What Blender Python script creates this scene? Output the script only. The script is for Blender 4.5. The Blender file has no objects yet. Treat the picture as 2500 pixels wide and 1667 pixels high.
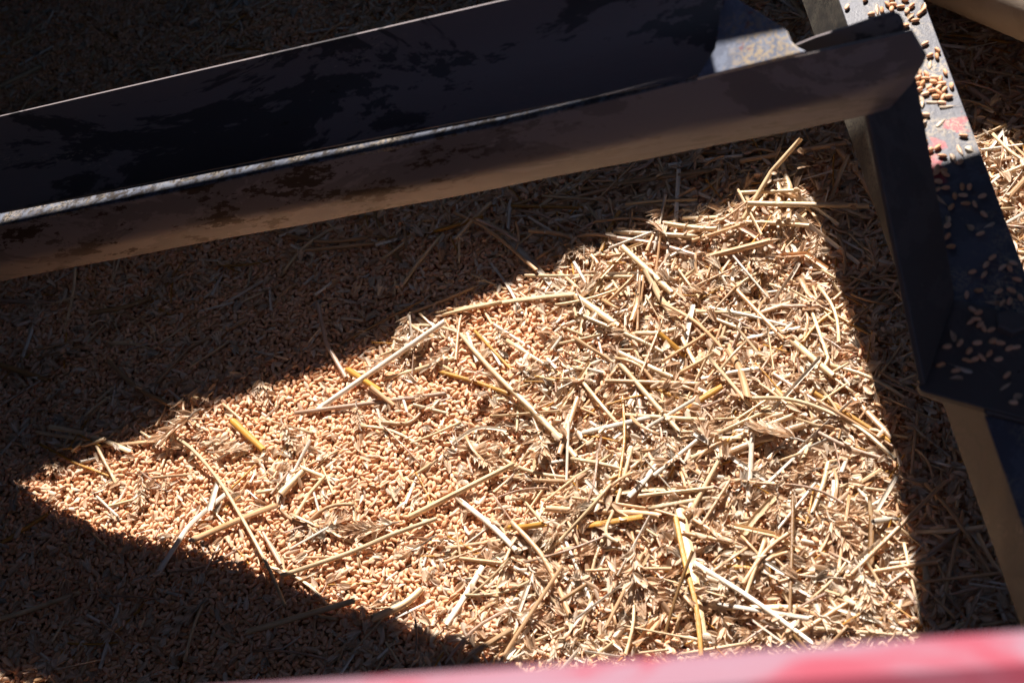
import bpy, bmesh, math, random
import numpy as np
from mathutils import Vector, Matrix

rad = math.radians
# ------------------------------------------------------------------ camera, sky, sun, exposure
FPX = 3965.0                                   # focal length in photograph pixels (2500 wide)
TH = rad(48)
CAMP = np.array([0.0, -1.25*math.cos(TH), 1.25*math.sin(TH)])
CR = np.array([1.0, 0, 0]); CU = np.array([0, math.sin(TH), math.cos(TH)]); CF = np.array([0, math.cos(TH), -math.sin(TH)])
SUN_EL, SUN_AZ = rad(48), rad(-15.7)           # azimuth measured from +y towards +x
SUN = np.array([math.sin(SUN_AZ)*math.cos(SUN_EL), math.cos(SUN_AZ)*math.cos(SUN_EL), math.sin(SUN_EL)])

scene = bpy.context.scene
cam = bpy.data.cameras.new("camera"); camo = bpy.data.objects.new("camera", cam)
scene.collection.objects.link(camo); scene.camera = camo
camo.location = CAMP; camo.rotation_euler = (math.pi/2 - TH, 0, 0)
cam.sensor_width = 36; cam.lens = FPX*36/2500; cam.clip_start = .02; cam.clip_end = 500
cam.dof.use_dof = True; cam.dof.focus_distance = 1.2; cam.dof.aperture_fstop = 10.5

world = bpy.data.worlds.new("World"); scene.world = world; world.use_nodes = True
wn = world.node_tree; sky = wn.nodes.new("ShaderNodeTexSky"); sky.sky_type = 'NISHITA'; sky.sun_disc = False
sky.sun_elevation = SUN_EL; sky.sun_rotation = SUN_AZ; sky.air_density = .7; sky.dust_density = .1; sky.altitude = 400
wn.links.new(sky.outputs[0], wn.nodes["Background"].inputs[0]); wn.nodes["Background"].inputs[1].default_value = .05

sl = bpy.data.lights.new("sun", 'SUN'); sl.energy = 5.0; sl.angle = rad(.53); sl.color = (1, .925, .865)
so = bpy.data.objects.new("sun", sl); scene.collection.objects.link(so)
so.rotation_euler = Vector(SUN).to_track_quat('Z', 'Y').to_euler()
scene.view_settings.view_transform = 'Standard'; scene.view_settings.look = 'None'
scene.view_settings.exposure = 1.12; scene.view_settings.gamma = 1
scene.render.engine = 'CYCLES'

rng = np.random.default_rng(7); random.seed(7)

# ------------------------------------------------------------------ helpers
def pt(px, py, d):
    return CAMP + d*(CF + CR*(px-1250)/FPX - CU*(py-833.5)/FPX)
def ray(px, py):
    return CF + CR*(px-1250)/FPX - CU*(py-833.5)/FPX
def proj(P):
    v = P-CAMP; d = v@CF
    return 1250+FPX*(v@CR)/d, 833.5-FPX*(v@CU)/d
def on_plane(px, py, p0, nrm):
    r = ray(px, py); return CAMP + r*(((p0-CAMP)@nrm)/(r@nrm))

# the grain heap: a plane sloping up to the right, through the origin
BN = np.array([-.256, -.006, .966]); BN /= np.linalg.norm(BN)
E1 = np.array([1.0, 0, 0]) - BN*BN[0]; E1 /= np.linalg.norm(E1); E2 = np.cross(BN, E1)
BED = Matrix(((E1[0], E2[0], BN[0], 0), (E1[1], E2[1], BN[1], 0), (E1[2], E2[2], BN[2], 0), (0, 0, 0, 1)))
def to_bed(P): return np.array([P@E1, P@E2, P@BN])
def from_bed(u, v, h): return E1*u + E2*v + BN*h
def gpx(px, py, h=0.0):
    r = ray(px, py); t = (h - CAMP@BN)/(r@BN); return CAMP + r*t

def link(o): scene.collection.objects.link(o); return o
def setp(o, label=None, cat=None, group=None, kind=None):
    if label: o['label'] = label
    if cat: o['category'] = cat
    if group: o['group'] = group
    if kind: o['kind'] = kind
    return o
def meshobj(name, V, Fc, mat=None, parent=None, smooth=False, uv=None):
    me = bpy.data.meshes.new(name); me.from_pydata([tuple(map(float, v)) for v in V], [], [tuple(f) for f in Fc]); me.update()
    if smooth: me.shade_smooth()
    if mat: me.materials.append(mat)
    if uv is not None:
        l = me.uv_layers.new(name="UVMap")
        li = np.zeros(len(me.loops), dtype=np.int32); me.loops.foreach_get("vertex_index", li)
        l.data.foreach_set("uv", np.asarray(uv, dtype=np.float32)[li].ravel())
    o = bpy.data.objects.new(name, me); link(o)
    if parent: o.parent = parent
    return o
def empty(name, loc=(0, 0, 0)):
    o = bpy.data.objects.new(name, None); o.location = tuple(loc); o.empty_display_size = .02; link(o); return o
def adopt(o, par):
    o.parent = par; o.matrix_parent_inverse = Matrix.Translation(-Vector(par.location)); return o

# ------------------------------------------------------------------ materials
def N(nt, t, **kw):
    n = nt.nodes.new(t)
    for k, v in kw.items(): setattr(n, k, v)
    return n
def newmat(name):
    m = bpy.data.materials.new(name); m.use_nodes = True
    nt = m.node_tree; return m, nt, nt.nodes["Principled BSDF"]
def ramp(nt, fac, stops):
    r = N(nt, "ShaderNodeValToRGB"); el = r.color_ramp.elements
    while len(el) < len(stops): el.new(.5)
    for e, (p, c) in zip(el, stops): e.position = p; e.color = (*c, 1)
    nt.links.new(fac, r.inputs[0]); return r
def noise(nt, vec, scale, detail=4, rough=.6, dist=0):
    n = N(nt, "ShaderNodeTexNoise"); n.inputs["Scale"].default_value = scale; n.inputs["Detail"].default_value = detail
    n.inputs["Roughness"].default_value = rough; n.inputs["Distortion"].default_value = dist
    if vec is not None: nt.links.new(vec, n.inputs["Vector"])
    return n
def mix(nt, fac, a, b, mode='MIX'):
    m = N(nt, "ShaderNodeMix", data_type='RGBA', blend_type=mode)
    for sock, v in ((m.inputs[0], fac), (m.inputs[6], a), (m.inputs[7], b)):
        if isinstance(v, bpy.types.NodeSocket): nt.links.new(v, sock)
        elif isinstance(v, tuple): sock.default_value = (*v, 1)
        else: sock.default_value = v
    return m.outputs[2]
def mapping(nt, vec, sc):
    m = N(nt, "ShaderNodeMapping"); m.inputs["Scale"].default_value = sc; nt.links.new(vec, m.inputs[0]); return m.outputs[0]
def bump(nt, h, dist, strength=1.0):
    b = N(nt, "ShaderNodeBump"); b.inputs["Distance"].default_value = dist; b.inputs["Strength"].default_value = strength
    nt.links.new(h, b.inputs["Height"]); return b.outputs[0]
def add_translucency(nt, bs, col, amount):
    tr = N(nt, "ShaderNodeBsdfTranslucent"); mx = N(nt, "ShaderNodeMixShader"); mx.inputs[0].default_value = amount
    if isinstance(col, bpy.types.NodeSocket): nt.links.new(col, tr.inputs[0])
    else: tr.inputs[0].default_value = (*col, 1)
    out = nt.nodes["Material Output"]
    nt.links.new(bs.outputs[0], mx.inputs[1]); nt.links.new(tr.outputs[0], mx.inputs[2]); nt.links.new(mx.outputs[0], out.inputs[0])

def kernel_mat():
    m, nt, bs = newmat("wheat_kernel_skin")
    oi = N(nt, "ShaderNodeObjectInfo"); tc = N(nt, "ShaderNodeTexCoord")
    r = ramp(nt, oi.outputs["Random"], [(0, (.60, .29, .12)), (.25, (.78, .41, .22)), (.6, (.83, .47, .28)), (.85, (.88, .58, .39)), (1, (.66, .31, .12))])
    n = noise(nt, tc.outputs["Object"], 500, 3)
    c = mix(nt, .22, r.outputs[0], ramp(nt, n.outputs[0], [(.3, (.36, .19, .08)), (.7, (.8, .62, .45))]).outputs[0])
    # the crease and the germ end are paler / browner
    sx = N(nt, "ShaderNodeSeparateXYZ"); nt.links.new(tc.outputs["Object"], sx.inputs[0])
    mr = N(nt, "ShaderNodeMapRange"); mr.inputs[1].default_value = .0024; mr.inputs[2].default_value = .0032; nt.links.new(sx.outputs[0], mr.inputs[0])
    c = mix(nt, mr.outputs[0], c, (.42, .23, .10))
    nt.links.new(c, bs.inputs["Base Color"]); bs.inputs["Roughness"].default_value = .5
    bs.inputs["Specular IOR Level"].default_value = .28
    bs.inputs["Subsurface Weight"].default_value = .2; bs.inputs["Subsurface Radius"].default_value = (1, .5, .25); bs.inputs["Subsurface Scale"].default_value = .0012
    nt.links.new(bump(nt, n.outputs[0], .0001), bs.inputs["Normal"])
    return m
def husk_mat(name, stops, transl=.28):
    m, nt, bs = newmat(name)
    oi = N(nt, "ShaderNodeObjectInfo"); tc = N(nt, "ShaderNodeTexCoord")
    r = ramp(nt, oi.outputs["Random"], stops)
    v = mapping(nt, tc.outputs["Object"], (150, 2600, 2600)); n = noise(nt, v, 1, 3)
    c = mix(nt, .35, r.outputs[0], ramp(nt, n.outputs[0], [(.35, (.38, .25, .14)), (.65, (.86, .76, .62))]).outputs[0])
    nt.links.new(c, bs.inputs["Base Color"]); bs.inputs["Roughness"].default_value = .36; bs.inputs["Specular IOR Level"].default_value = .55
    nt.links.new(bump(nt, n.outputs[0], .0003), bs.inputs["Normal"])
    add_translucency(nt, bs, c, transl); return m
def straw_mat(name, c1, c2, spec=.55):
    m, nt, bs = newmat(name)
    uvn = N(nt, "ShaderNodeUVMap"); oi = N(nt, "ShaderNodeObjectInfo")
    v = mapping(nt, uvn.outputs[0], (14, 60, 1)); n = noise(nt, v, 1, 3, .7)            # fibres run along the stem
    v2 = mapping(nt, uvn.outputs[0], (1.5, 40, 1)); n2 = noise(nt, v2, 1, 4)             # patches along the stem
    c = mix(nt, n.outputs[0], c1, c2)
    c = mix(nt, ramp(nt, n2.outputs[0], [(.42, (0, 0, 0)), (.72, (.6, .6, .6))]).outputs[0], c, (.34, .17, .055))
    hsv = N(nt, "ShaderNodeHueSaturation"); mr = N(nt, "ShaderNodeMapRange"); mr.inputs[3].default_value = .75; mr.inputs[4].default_value = 1.15
    nt.links.new(oi.outputs["Random"], mr.inputs[0]); nt.links.new(mr.outputs[0], hsv.inputs["Value"]); nt.links.new(c, hsv.inputs["Color"])
    c = hsv.outputs[0]
    nt.links.new(c, bs.inputs["Base Color"]); bs.inputs["Roughness"].default_value = .33; bs.inputs["Specular IOR Level"].default_value = spec
    nt.links.new(bump(nt, n.outputs[0], .00035), bs.inputs["Normal"])
    add_translucency(nt, bs, c, .1); return m

M_kernel = kernel_mat()
M_husk = husk_mat("chaff_husk", [(0, (.60, .34, .17)), (.25, (.78, .52, .32)), (.6, (.87, .66, .46)), (.85, (.90, .78, .63)), (1, (.48, .25, .11))])
M_dust = husk_mat("greyed_husk", [(0, (.30, .24, .19)), (.5, (.50, .41, .32)), (1, (.62, .52, .38))])
SM = dict(pale=straw_mat("pale_straw", (.86, .67, .42), (.76, .53, .30)), white=straw_mat("bleached_straw", (.92, .86, .76), (.84, .72, .55)),
          golden=straw_mat("golden_straw", (.68, .35, .055), (.52, .23, .035)), tan=straw_mat("tan_straw", (.74, .47, .27), (.62, .36, .18)),
          pink=straw_mat("pinkish_straw", (.62, .43, .32), (.50, .32, .22)), brown=straw_mat("brown_straw", (.42, .24, .10), (.32, .17, .07)))

BAX = (.81, -.31, .50)
def steel_mat(name, base, blotch, rust, dust_amt, rough=.4, metal=0.0, rscale=38, rgate=.52, streak=None, bscale=9, blotch_pos=.5, dustcol=(.55, .46, .34), extra=None, rustpos=.66):
    m, nt, bs = newmat(name); tc = N(nt, "ShaderNodeTexCoord"); P = tc.outputs["Object"]
    if streak:                      # wear and stains drawn out along the member
        dt = N(nt, "ShaderNodeVectorMath", operation='DOT_PRODUCT'); nt.links.new(P, dt.inputs[0]); dt.inputs[1].default_value = streak
        ml = N(nt, "ShaderNodeMath", operation='MULTIPLY'); nt.links.new(dt.outputs["Value"], ml.inputs[0]); ml.inputs[1].default_value = .68
        sc_ = N(nt, "ShaderNodeVectorMath", operation='SCALE'); sc_.inputs[0].default_value = streak; nt.links.new(ml.outputs[0], sc_.inputs["Scale"])
        sb = N(nt, "ShaderNodeVectorMath", operation='SUBTRACT'); nt.links.new(P, sb.inputs[0]); nt.links.new(sc_.outputs[0], sb.inputs[1]); P = sb.outputs[0]
    n1 = noise(nt, P, bscale, 6, .72, .6)
    mk = ramp(nt, n1.outputs[0], [(blotch_pos, (0, 0, 0)), (blotch_pos+.02, (1, 1, 1))])
    c = mix(nt, mk.outputs[0], base, blotch)
    n4 = noise(nt, P, 3.5, 5); c = mix(nt, .6, c, mix(nt, n4.outputs[0], (.35, .35, .35), (1.0, 1.0, 1.0)), 'MULTIPLY')
    n2 = noise(nt, P, rscale, 5, .75); rk = ramp(nt, n2.outputs[0], [(rustpos, (0, 0, 0)), (rustpos+.03, (1, 1, 1))])
    n2b = noise(nt, P, 6, 2); rk2 = ramp(nt, n2b.outputs[0], [(rgate, (0, 0, 0)), (rgate+.08, (1, 1, 1))])
    c = mix(nt, mix(nt, 1.0, rk.outputs[0], rk2.outputs[0], 'MULTIPLY'), c, rust)
    if extra: c = extra(nt, P, c)
    n3 = noise(nt, P, 420, 3, .8); dk = ramp(nt, n3.outputs[0], [(.62-dust_amt*.25, (0, 0, 0)), (.66-dust_amt*.25, (1, 1, 1))])
    n5 = noise(nt, P, 22, 4); dk2 = ramp(nt, n5.outputs[0], [(.62-dust_amt*.3, (0, 0, 0)), (.74-dust_amt*.2, (1, 1, 1))])
    c = mix(nt, mix(nt, 1.0, dk.outputs[0], dk2.outputs[0], 'MULTIPLY'), c, dustcol)
    nt.links.new(c, bs.inputs["Base Color"]); bs.inputs["Metallic"].default_value = metal
    rr = ramp(nt, n1.outputs[0], [(.3, (rough-.08,)*3), (.7, (rough+.15,)*3)]); nt.links.new(rr.outputs[0], bs.inputs["Roughness"])
    nt.links.new(bump(nt, n3.outputs[0], .0004, .5), bs.inputs["Normal"]); return m

M_beam = steel_mat("worn_dark_paint", (.075, .07, .075), (.23, .20, .205), (.025, .018, .015), .16, .42, bscale=15, rgate=.48, rscale=60, streak=BAX, dustcol=(.35, .30, .25))
M_front = steel_mat("brown_weathered_paint", (.235, .20, .185), (.33, .285, .265), (.05, .028, .018), .12, .45, bscale=22, rustpos=.55, rgate=.47, rscale=75, streak=BAX, dustcol=(.38, .31, .24))
M_bevel = steel_mat("bare_brown_edge_paint", (.24, .18, .13), (.28, .21, .15), (.03, .018, .012), .0, .45, bscale=12, rustpos=.64, rscale=70, rgate=.45)
M_ledge = steel_mat("scuffed_primer", (.13, .14, .18), (.18, .20, .25), (.045, .038, .035), .5, .35, bscale=70, rustpos=.50, rscale=160, rgate=.35, dustcol=(.34, .29, .23))
M_gusset = steel_mat("dusty_gusset_primer", (.20, .23, .31), (.26, .30, .40), (.26, .08, .07), .5, .45, bscale=60, rustpos=.60, rscale=80, dustcol=(.42, .33, .22))
RED = []                           # centres (world) and radii of the old red paint showing through
def red_patch(nt, P, c):
    n = noise(nt, P, 45, 4, .65, .3); k = None
    off = N(nt, "ShaderNodeVectorMath", operation='SCALE'); nt.links.new(n.outputs["Color"], off.inputs[0]); off.inputs["Scale"].default_value = .036
    ad = N(nt, "ShaderNodeVectorMath", operation='ADD'); nt.links.new(P, ad.inputs[0]); nt.links.new(off.outputs[0], ad.inputs[1])
    for cen, r in RED:
        d = N(nt, "ShaderNodeVectorMath", operation='DISTANCE'); nt.links.new(ad.outputs[0], d.inputs[0]); d.inputs[1].default_value = tuple(np.array(cen)+.018)
        mr = N(nt, "ShaderNodeMapRange"); mr.inputs[1].default_value = r; mr.inputs[2].default_value = r-.0025; nt.links.new(d.outputs["Value"], mr.inputs[0])
        if k is None: k = mr.outputs[0]
        else:
            mx = N(nt, "ShaderNodeMath", operation='MAXIMUM'); nt.links.new(k, mx.inputs[0]); nt.links.new(mr.outputs[0], mx.inputs[1]); k = mx.outputs[0]
    return mix(nt, k, c, (.36, .065, .075))
_rt = lambda y: 1/((1/1.066)+(1/.79-1/1.066)*y/1520)
RED += [(pt(2372, 262, _rt(262)), .008), (pt(2362, 292, _rt(292)), .010), (pt(2335, 318, _rt(318)), .008), (pt(2282, 365, _rt(365)), .010), (pt(2268, 420, _rt(420)), .011)]
M_bar = steel_mat("grey_blue_bar_paint", (.105, .108, .13), (.135, .14, .17), (.10, .065, .055), .5, .45, bscale=30, rscale=90, dustcol=(.34, .28, .20), extra=red_patch, rustpos=.6)
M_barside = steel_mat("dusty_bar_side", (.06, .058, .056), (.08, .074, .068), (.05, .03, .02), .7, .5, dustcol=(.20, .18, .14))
M_barlow = steel_mat("brown_bounce_lit_side", (.15, .122, .095), (.19, .155, .12), (.05, .03, .02), .3, .5, bscale=14, rscale=60, rgate=.48)  # lower bar side: bounced light put into a lighter brown
M_post = steel_mat("dark_post_paint", (.12, .105, .095), (.15, .13, .118), (.03, .015, .01), .05, .5)
M_tube = steel_mat("auger_tube_paint", (.50, .41, .32), (.54, .45, .36), (.12, .08, .05), .0, .45)
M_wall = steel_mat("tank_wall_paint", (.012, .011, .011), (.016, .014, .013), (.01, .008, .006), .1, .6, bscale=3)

# ------------------------------------------------------------------ thick sheets
def sheet(name, rows, th, mat, parent=None, smooth=False, flip=1, bevel=0.0):
    """rows: grid [i][j] of points; closed sheet of thickness th, grown away from the visible side"""
    G = np.array(rows, dtype=float); a, b = G.shape[:2]
    du = np.gradient(G, axis=0); dv = np.gradient(G, axis=1); nn = np.cross(du, dv); nn /= np.linalg.norm(nn, axis=2)[..., None]
    H2 = G - nn*th*flip
    V = np.concatenate([G.reshape(-1, 3), H2.reshape(-1, 3)]); Fc = []; o = a*b
    for i in range(a-1):
        for j in range(b-1):
            q = (i*b+j, (i+1)*b+j, (i+1)*b+j+1, i*b+j+1); Fc.append(q if flip > 0 else q[::-1])
            r = tuple(o+k for k in q[::-1]); Fc.append(r if flip > 0 else r[::-1])
    ring = [i*b for i in range(a)] + [(a-1)*b+j for j in range(1, b)] + [i*b+b-1 for i in range(a-2, -1, -1)] + [j for j in range(b-2, 0, -1)]
    for k in range(len(ring)):
        p, q = ring[k], ring[(k+1) % len(ring)]; f = (p, p+o, q+o, q); Fc.append(f if flip > 0 else f[::-1])
    ob = meshobj(name, V, Fc, mat, None, smooth)
    bm = bmesh.new(); bm.from_mesh(ob.data); bmesh.ops.recalc_face_normals(bm, faces=bm.faces); bm.to_mesh(ob.data); bm.free()
    if smooth:
        ob.data.set_sharp_from_angle(angle=rad(35))
    if bevel:
        md = ob.modifiers.new("edge_round", 'BEVEL'); md.width = bevel; md.segments = 2; md.limit_method = 'ANGLE'; md.angle_limit = rad(40)
    if parent: adopt(ob, parent)
    return ob
def plate(name, pts, th, nrm, mat, parent=None, bevel=0.0):
    """flat polygon extruded by th against nrm"""
    nrm = np.array(nrm)/np.linalg.norm(nrm); P = [np.array(p) for p in pts]; k = len(P)
    V = P + [p-nrm*th for p in P]; Fc = [tuple(range(k)), tuple(range(2*k-1, k-1, -1))] + [(i, i+k, (i+1) % k+k, (i+1) % k) for i in range(k)]
    ob = meshobj(name, V, Fc, mat)
    bm = bmesh.new(); bm.from_mesh(ob.data); bmesh.ops.recalc_face_normals(bm, faces=bm.faces); bm.to_mesh(ob.data); bm.free()
    if bevel:
        md = ob.modifiers.new("edge_round", 'BEVEL'); md.width = bevel; md.segments = 2; md.limit_method = 'ANGLE'; md.angle_limit = rad(40)
    if parent: adopt(ob, parent)
    return ob
def interp(tab, x):
    tab = sorted(tab); xs = [t[0] for t in tab]; ys = [t[1] for t in tab]
    if x <= xs[0]: return ys[0]+(x-xs[0])*(ys[1]-ys[0])/(xs[1]-xs[0])
    if x >= xs[-1]: return ys[-1]+(x-xs[-1])*(ys[-1]-ys[-2])/(xs[-1]-xs[-2])
    return float(np.interp(x, xs, ys))

# ------------------------------------------------------------------ the long beam
L_E1 = [(0, 285), (1240, 0)]
L_E2 = [(0, 519), (530, 411), (1250, 274), (1700, 190)]
L_E3 = [(0, 551), (1250, 299), (1730, 184), (2224, 75)]
L_E4 = [(0, 643), (1250, 405), (1782, 291), (2225, 200)]
L_E5 = [(0, 685), (1250, 452), (2105, 284)]
def dE1(x): return 1/((1/1.187)+(1/.9320-1/1.187)*x/1240)
def dE3(x): return 1/((1/1.193)+(1/.942-1/1.193)*x/1240)
A3 = pt(0, 551, dE3(0)); B3 = pt(1730, 184, dE3(1730)); ax = (B3-A3)/np.linalg.norm(B3-A3)
hor = np.cross(np.array([0, 0, 1.0]), ax); hor /= np.linalg.norm(hor)
if hor[1] < 0: hor = -hor                                   # horizontal, away from the camera
upv = np.cross(ax, hor); upv *= np.sign(upv[2])
def edge3(x): return pt(x, interp(L_E3, x), dE3(x))
n_led = np.cross(ax, hor+upv*.05); n_fr = np.cross(ax, upv+hor*.13); n_bv = np.cross(ax, upv-hor*.48)
beam = empty("steel_beam", pt(1000, 400, 1.03))
setp(beam, "long dark weathered steel gutter beam crossing above the grain towards the right", "beam")
XS = [-420]+list(range(-300, 1731, 70))+[1745]
rows = []
for x in XS:
    a = pt(x, interp(L_E1, x), dE1(x)); y2 = interp(L_E2, x)
    c = on_plane(x, y2, edge3(x), n_led); r = []
    for k in range(13):
        t = k/12; p = a*(1-t)+c*t
        sag = math.sin(math.pi*min(1, t*1.0))**.8*.010
        r.append(p + (hor*.7 - upv*.7)*sag)
    rows.append(r)
sheet("trough_plate", rows, .0018, M_beam, beam, True, flip=-1)
rows = [[on_plane(x, interp(L_E2, x)+1.2, edge3(x), n_led), edge3(x)] for x in XS]
sheet("ledge", rows, .0028, M_ledge, beam, False, flip=-1, bevel=.0004)
E3d = {}
nm = [n_fr, np.cross(ax, upv+hor*.0), np.cross(ax, upv-hor*.30), n_bv]
XF = [-420]+list(range(-300, 2060, 94))+[2105]
def profile(ps):
    """ps: the six image points down one section; the fold is rounded"""
    a = edge3(ps[0][0]) if ps[0][1] is None else ps[0][1]
    out = [a]; pl = [n_fr, n_fr, nm[1], nm[2], n_bv]
    for (x, y), n_ in zip(ps[1:], pl): out.append(on_plane(x, y, out[-1], n_))
    dn = np.array([0, 0, -.0006]); xx = ps[0][0]
    return [p+dn+hor*.0007*math.sin(xx*.011+q*1.7)*math.sin(xx*.0047+q) for q, p in enumerate(out)]
rows = []
for x in XF:
    y3, y4, y5 = interp(L_E3, x), interp(L_E4, x), interp(L_E5, x)
    rows.append(profile([(x, None), (x, y3*.5+y4*.5), (x, y4-13), (x, y4), (x, y4+12), (x, y5)]))
rows.append(profile([(2224, pt(2224, 75, dE3(2224))), (2243, 105), (2262, 138), (2257, 152), (2228, 202), (2171, 266)]))
sheet("front_flange", rows, .003, M_front, beam, True, flip=-1, bevel=.0006)
# gusset at the right end of the trough, half in the sun
g_c, g_b, g_a = pt(1860, 152, .846), pt(1923, 78, .842), pt(1770, 115, .862)
n_gu = np.cross(g_b-g_c, g_a-g_c); n_gu *= np.sign(n_gu[2]); n_gu /= np.linalg.norm(n_gu)
gp = [(1700, 191), (1745, 120), (1770, -60), (1803, 0), (1915, 69), (1923, 80), (1929, 100), (1944, 114), (1968, 126), (1860, 152)]
plate("gusset", [on_plane(x, y, g_c, n_gu) for x, y in gp], .003, n_gu, M_gusset, beam, .0005)
# dark tongue of the back flange seen behind the end of the front one
tc0 = edge3(2150)+hor*.035-upv*.012
n_to = np.cross(ax, upv+hor*.25); n_to = n_to*np.sign(n_to[1])*-1
tg = [(1925, 160), (1940, 112), (1989, 92), (2074, 65), (2160, 35), (2178, 33), (2192, 38), (2201, 50), (2205, 64), (2207, 110), (2190, 160)]
plate("back_flange_tongue", [on_plane(x, y, tc0, n_to) for x, y in tg], .003, n_to, M_beam, beam, .0005)

# ------------------------------------------------------------------ the flat bar on the right with its post
def dT(y): return 1/((1/1.066)+(1/.79-1/1.066)*y/1520)
def TL(y): return 2048+.350*y
def TR(y): return 2255+.374*y
def SL(y): return 1957+.350*y
a0 = pt(TL(0), 0, dT(0)); a1 = pt(TL(1500), 1500, dT(1500)); bax = (a1-a0)/np.linalg.norm(a1-a0)
bh = np.cross(np.array([0, 0, 1.0]), bax); bh /= np.linalg.norm(bh); bh *= np.sign(bh[0])
n_top = np.cross(bax, bh+np.array([0, 0, .10])); n_top *= np.sign(n_top[2]); n_top /= np.linalg.norm(n_top)
n_sd = np.cross(bax, np.array([0, 0, 1.0])+bh*.10)
def bar_top(px, py): return on_plane(px, py, a0, n_top)
bar = empty("flat_bar", pt(2200, 300, 1.0))
setp(bar, "grey blue painted steel bar strewn with kernels, running down the right side", "bar")
ys = [-1400, -900, -500, -250, 0, 200, 400, 600, 800, 1000, 1200, 1400, 1700]
sheet("bar_top", [[bar_top(TL(y), y), bar_top(TR(y), y)] for y in ys], .003, M_bar, bar, False, flip=1, bevel=.0006)
def bar_side(y, f):
    p = pt(TL(y), y, dT(y)); r = on_plane(SL(y+f), y+f, p, n_sd); return r
sd = lambda y: [bar_top(TL(y), y)-n_top*.0006, on_plane(SL(y)+0, y+0, bar_top(TL(y), y), n_sd)]
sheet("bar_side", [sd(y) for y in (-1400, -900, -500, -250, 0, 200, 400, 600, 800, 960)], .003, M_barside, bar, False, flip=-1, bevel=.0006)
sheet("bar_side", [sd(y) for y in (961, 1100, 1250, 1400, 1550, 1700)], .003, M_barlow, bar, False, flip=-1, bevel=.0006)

post = empty("support_post", bar_top(2290, 900))
setp(post, "dark upright steel strut joining the beam end to the bar", "strut")
pb_l = bar_top(2240, 958)+n_top*.0062; pb_r = bar_top(2312, 742)+n_top*.0062
pt_l = pt(2100, 240, .868); pt_r = pt(2226, 190, .880)
prow = []
for k in range(9):
    t = k/8; tt = t
    l = pt_l*(1-tt)+pb_l*tt; r = pt_r*(1-tt)+pb_r*tt
    prow.append([l, l*.5+r*.5, r])
sheet("strut_web", prow, .004, M_post, post, False, flip=-1, bevel=.0008)
fp = [(2238, 950), (2243, 964), (2256, 970), (2400, 1010), (2640, 1070), (2560, 800), (2318, 742)]
plate("foot_plate", [bar_top(x, y)+n_top*.0055 for x, y in fp], .005, n_top, M_post, post, .0008)

def weld(name, pts, r, par, mat, seed=1):
    q = random.Random(seed); V = []; Fc = []; n = len(pts); k = 8
    for i, p in enumerate(pts):
        t = np.array(pts[min(n-1, i+1)])-np.array(pts[max(0, i-1)]); t /= np.linalg.norm(t); a = np.cross(t, [0, .3, 1]); a /= np.linalg.norm(a); b = np.cross(t, a)
        rr = r*(.25 if i in (0, n-1) else (.8+.35*(i % 2)+q.uniform(-.12, .12)))
        for e in range(k): an = 2*math.pi*e/k; V.append(p+(a*math.cos(an)+b*math.sin(an))*rr)
    for i in range(n-1):
        for e in range(k): Fc.append((i*k+e, i*k+(e+1) % k, (i+1)*k+(e+1) % k, (i+1)*k+e))
    o = meshobj(name, V, Fc, mat, smooth=True); adopt(o, par); return o
weld("weld_bead", [pb_l*(1-t)+pb_r*t for t in np.linspace(0.03, 1, 44)], .0022, post, M_post, 3)
weld("weld_bead", [bar_top(TL(y)+6, y)+n_top*.002 for y in np.linspace(1008, 1016, 5)]+[bar_top(TL(1010)+6+d_, 1010+d_*.25)+n_top*.002 for d_ in np.linspace(8, 190, 40)], .0018, post, M_post, 6)
bc = bar_top(2462, 812)+n_top*.0056; V = []; bvec = np.cross(n_top, bh)
for hh, rr in ((0, .0085), (.0048, .0085), (.0056, .0075)):
    for e in range(6): an = math.pi*e/3+.3; V.append(bc+n_top*hh+(bh*math.cos(an)+bvec*math.sin(an))*rr)
Fc = [(12, 13, 14, 15, 16, 17)]+[(r_*6+e, r_*6+(e+1) % 6, r_*6+6+(e+1) % 6, r_*6+6+e) for r_ in range(2) for e in range(6)]
adopt(meshobj("bolt_head", V, Fc, M_post), post)

# ------------------------------------------------------------------ auger tube in the top right corner
tube = None
ta = pt(2255, 0, 1.33); tb = pt(2500, 104, 1.25)
tdir = (tb-ta)/np.linalg.norm(tb-ta); R_t = .032
vn = np.cross(tdir, ray(2380, 50)); vn /= np.linalg.norm(vn); vn *= np.sign(vn[2])
c0 = ta+vn*R_t-tdir*.30; V = []; Fc = []; nseg = 72
side = np.cross(tdir, vn)
for i, t in enumerate((0, .25, .5, .75, 1.0)):
    for k in range(nseg):
        an = 2*math.pi*k/nseg; V.append(c0+tdir*t+(vn*math.cos(an)+side*math.sin(an))*R_t)
for i in range(4):
    for k in range(nseg): Fc.append((i*nseg+k, i*nseg+(k+1) % nseg, (i+1)*nseg+(k+1) % nseg, (i+1)*nseg+k))
Fc.append(tuple(range(nseg))); Fc.append(tuple(range(5*nseg-1, 4*nseg-1, -1)))
tube = meshobj("auger_tube", V, Fc, M_tube, smooth=True); tube.data.set_sharp_from_angle(angle=rad(40))
bm = bmesh.new(); bm.from_mesh(tube.data); bmesh.ops.recalc_face_normals(bm, faces=bm.faces); bm.to_mesh(tube.data); bm.free()
setp(tube, "smooth brown steel tube slanting across the top right corner", "tube")

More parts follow.
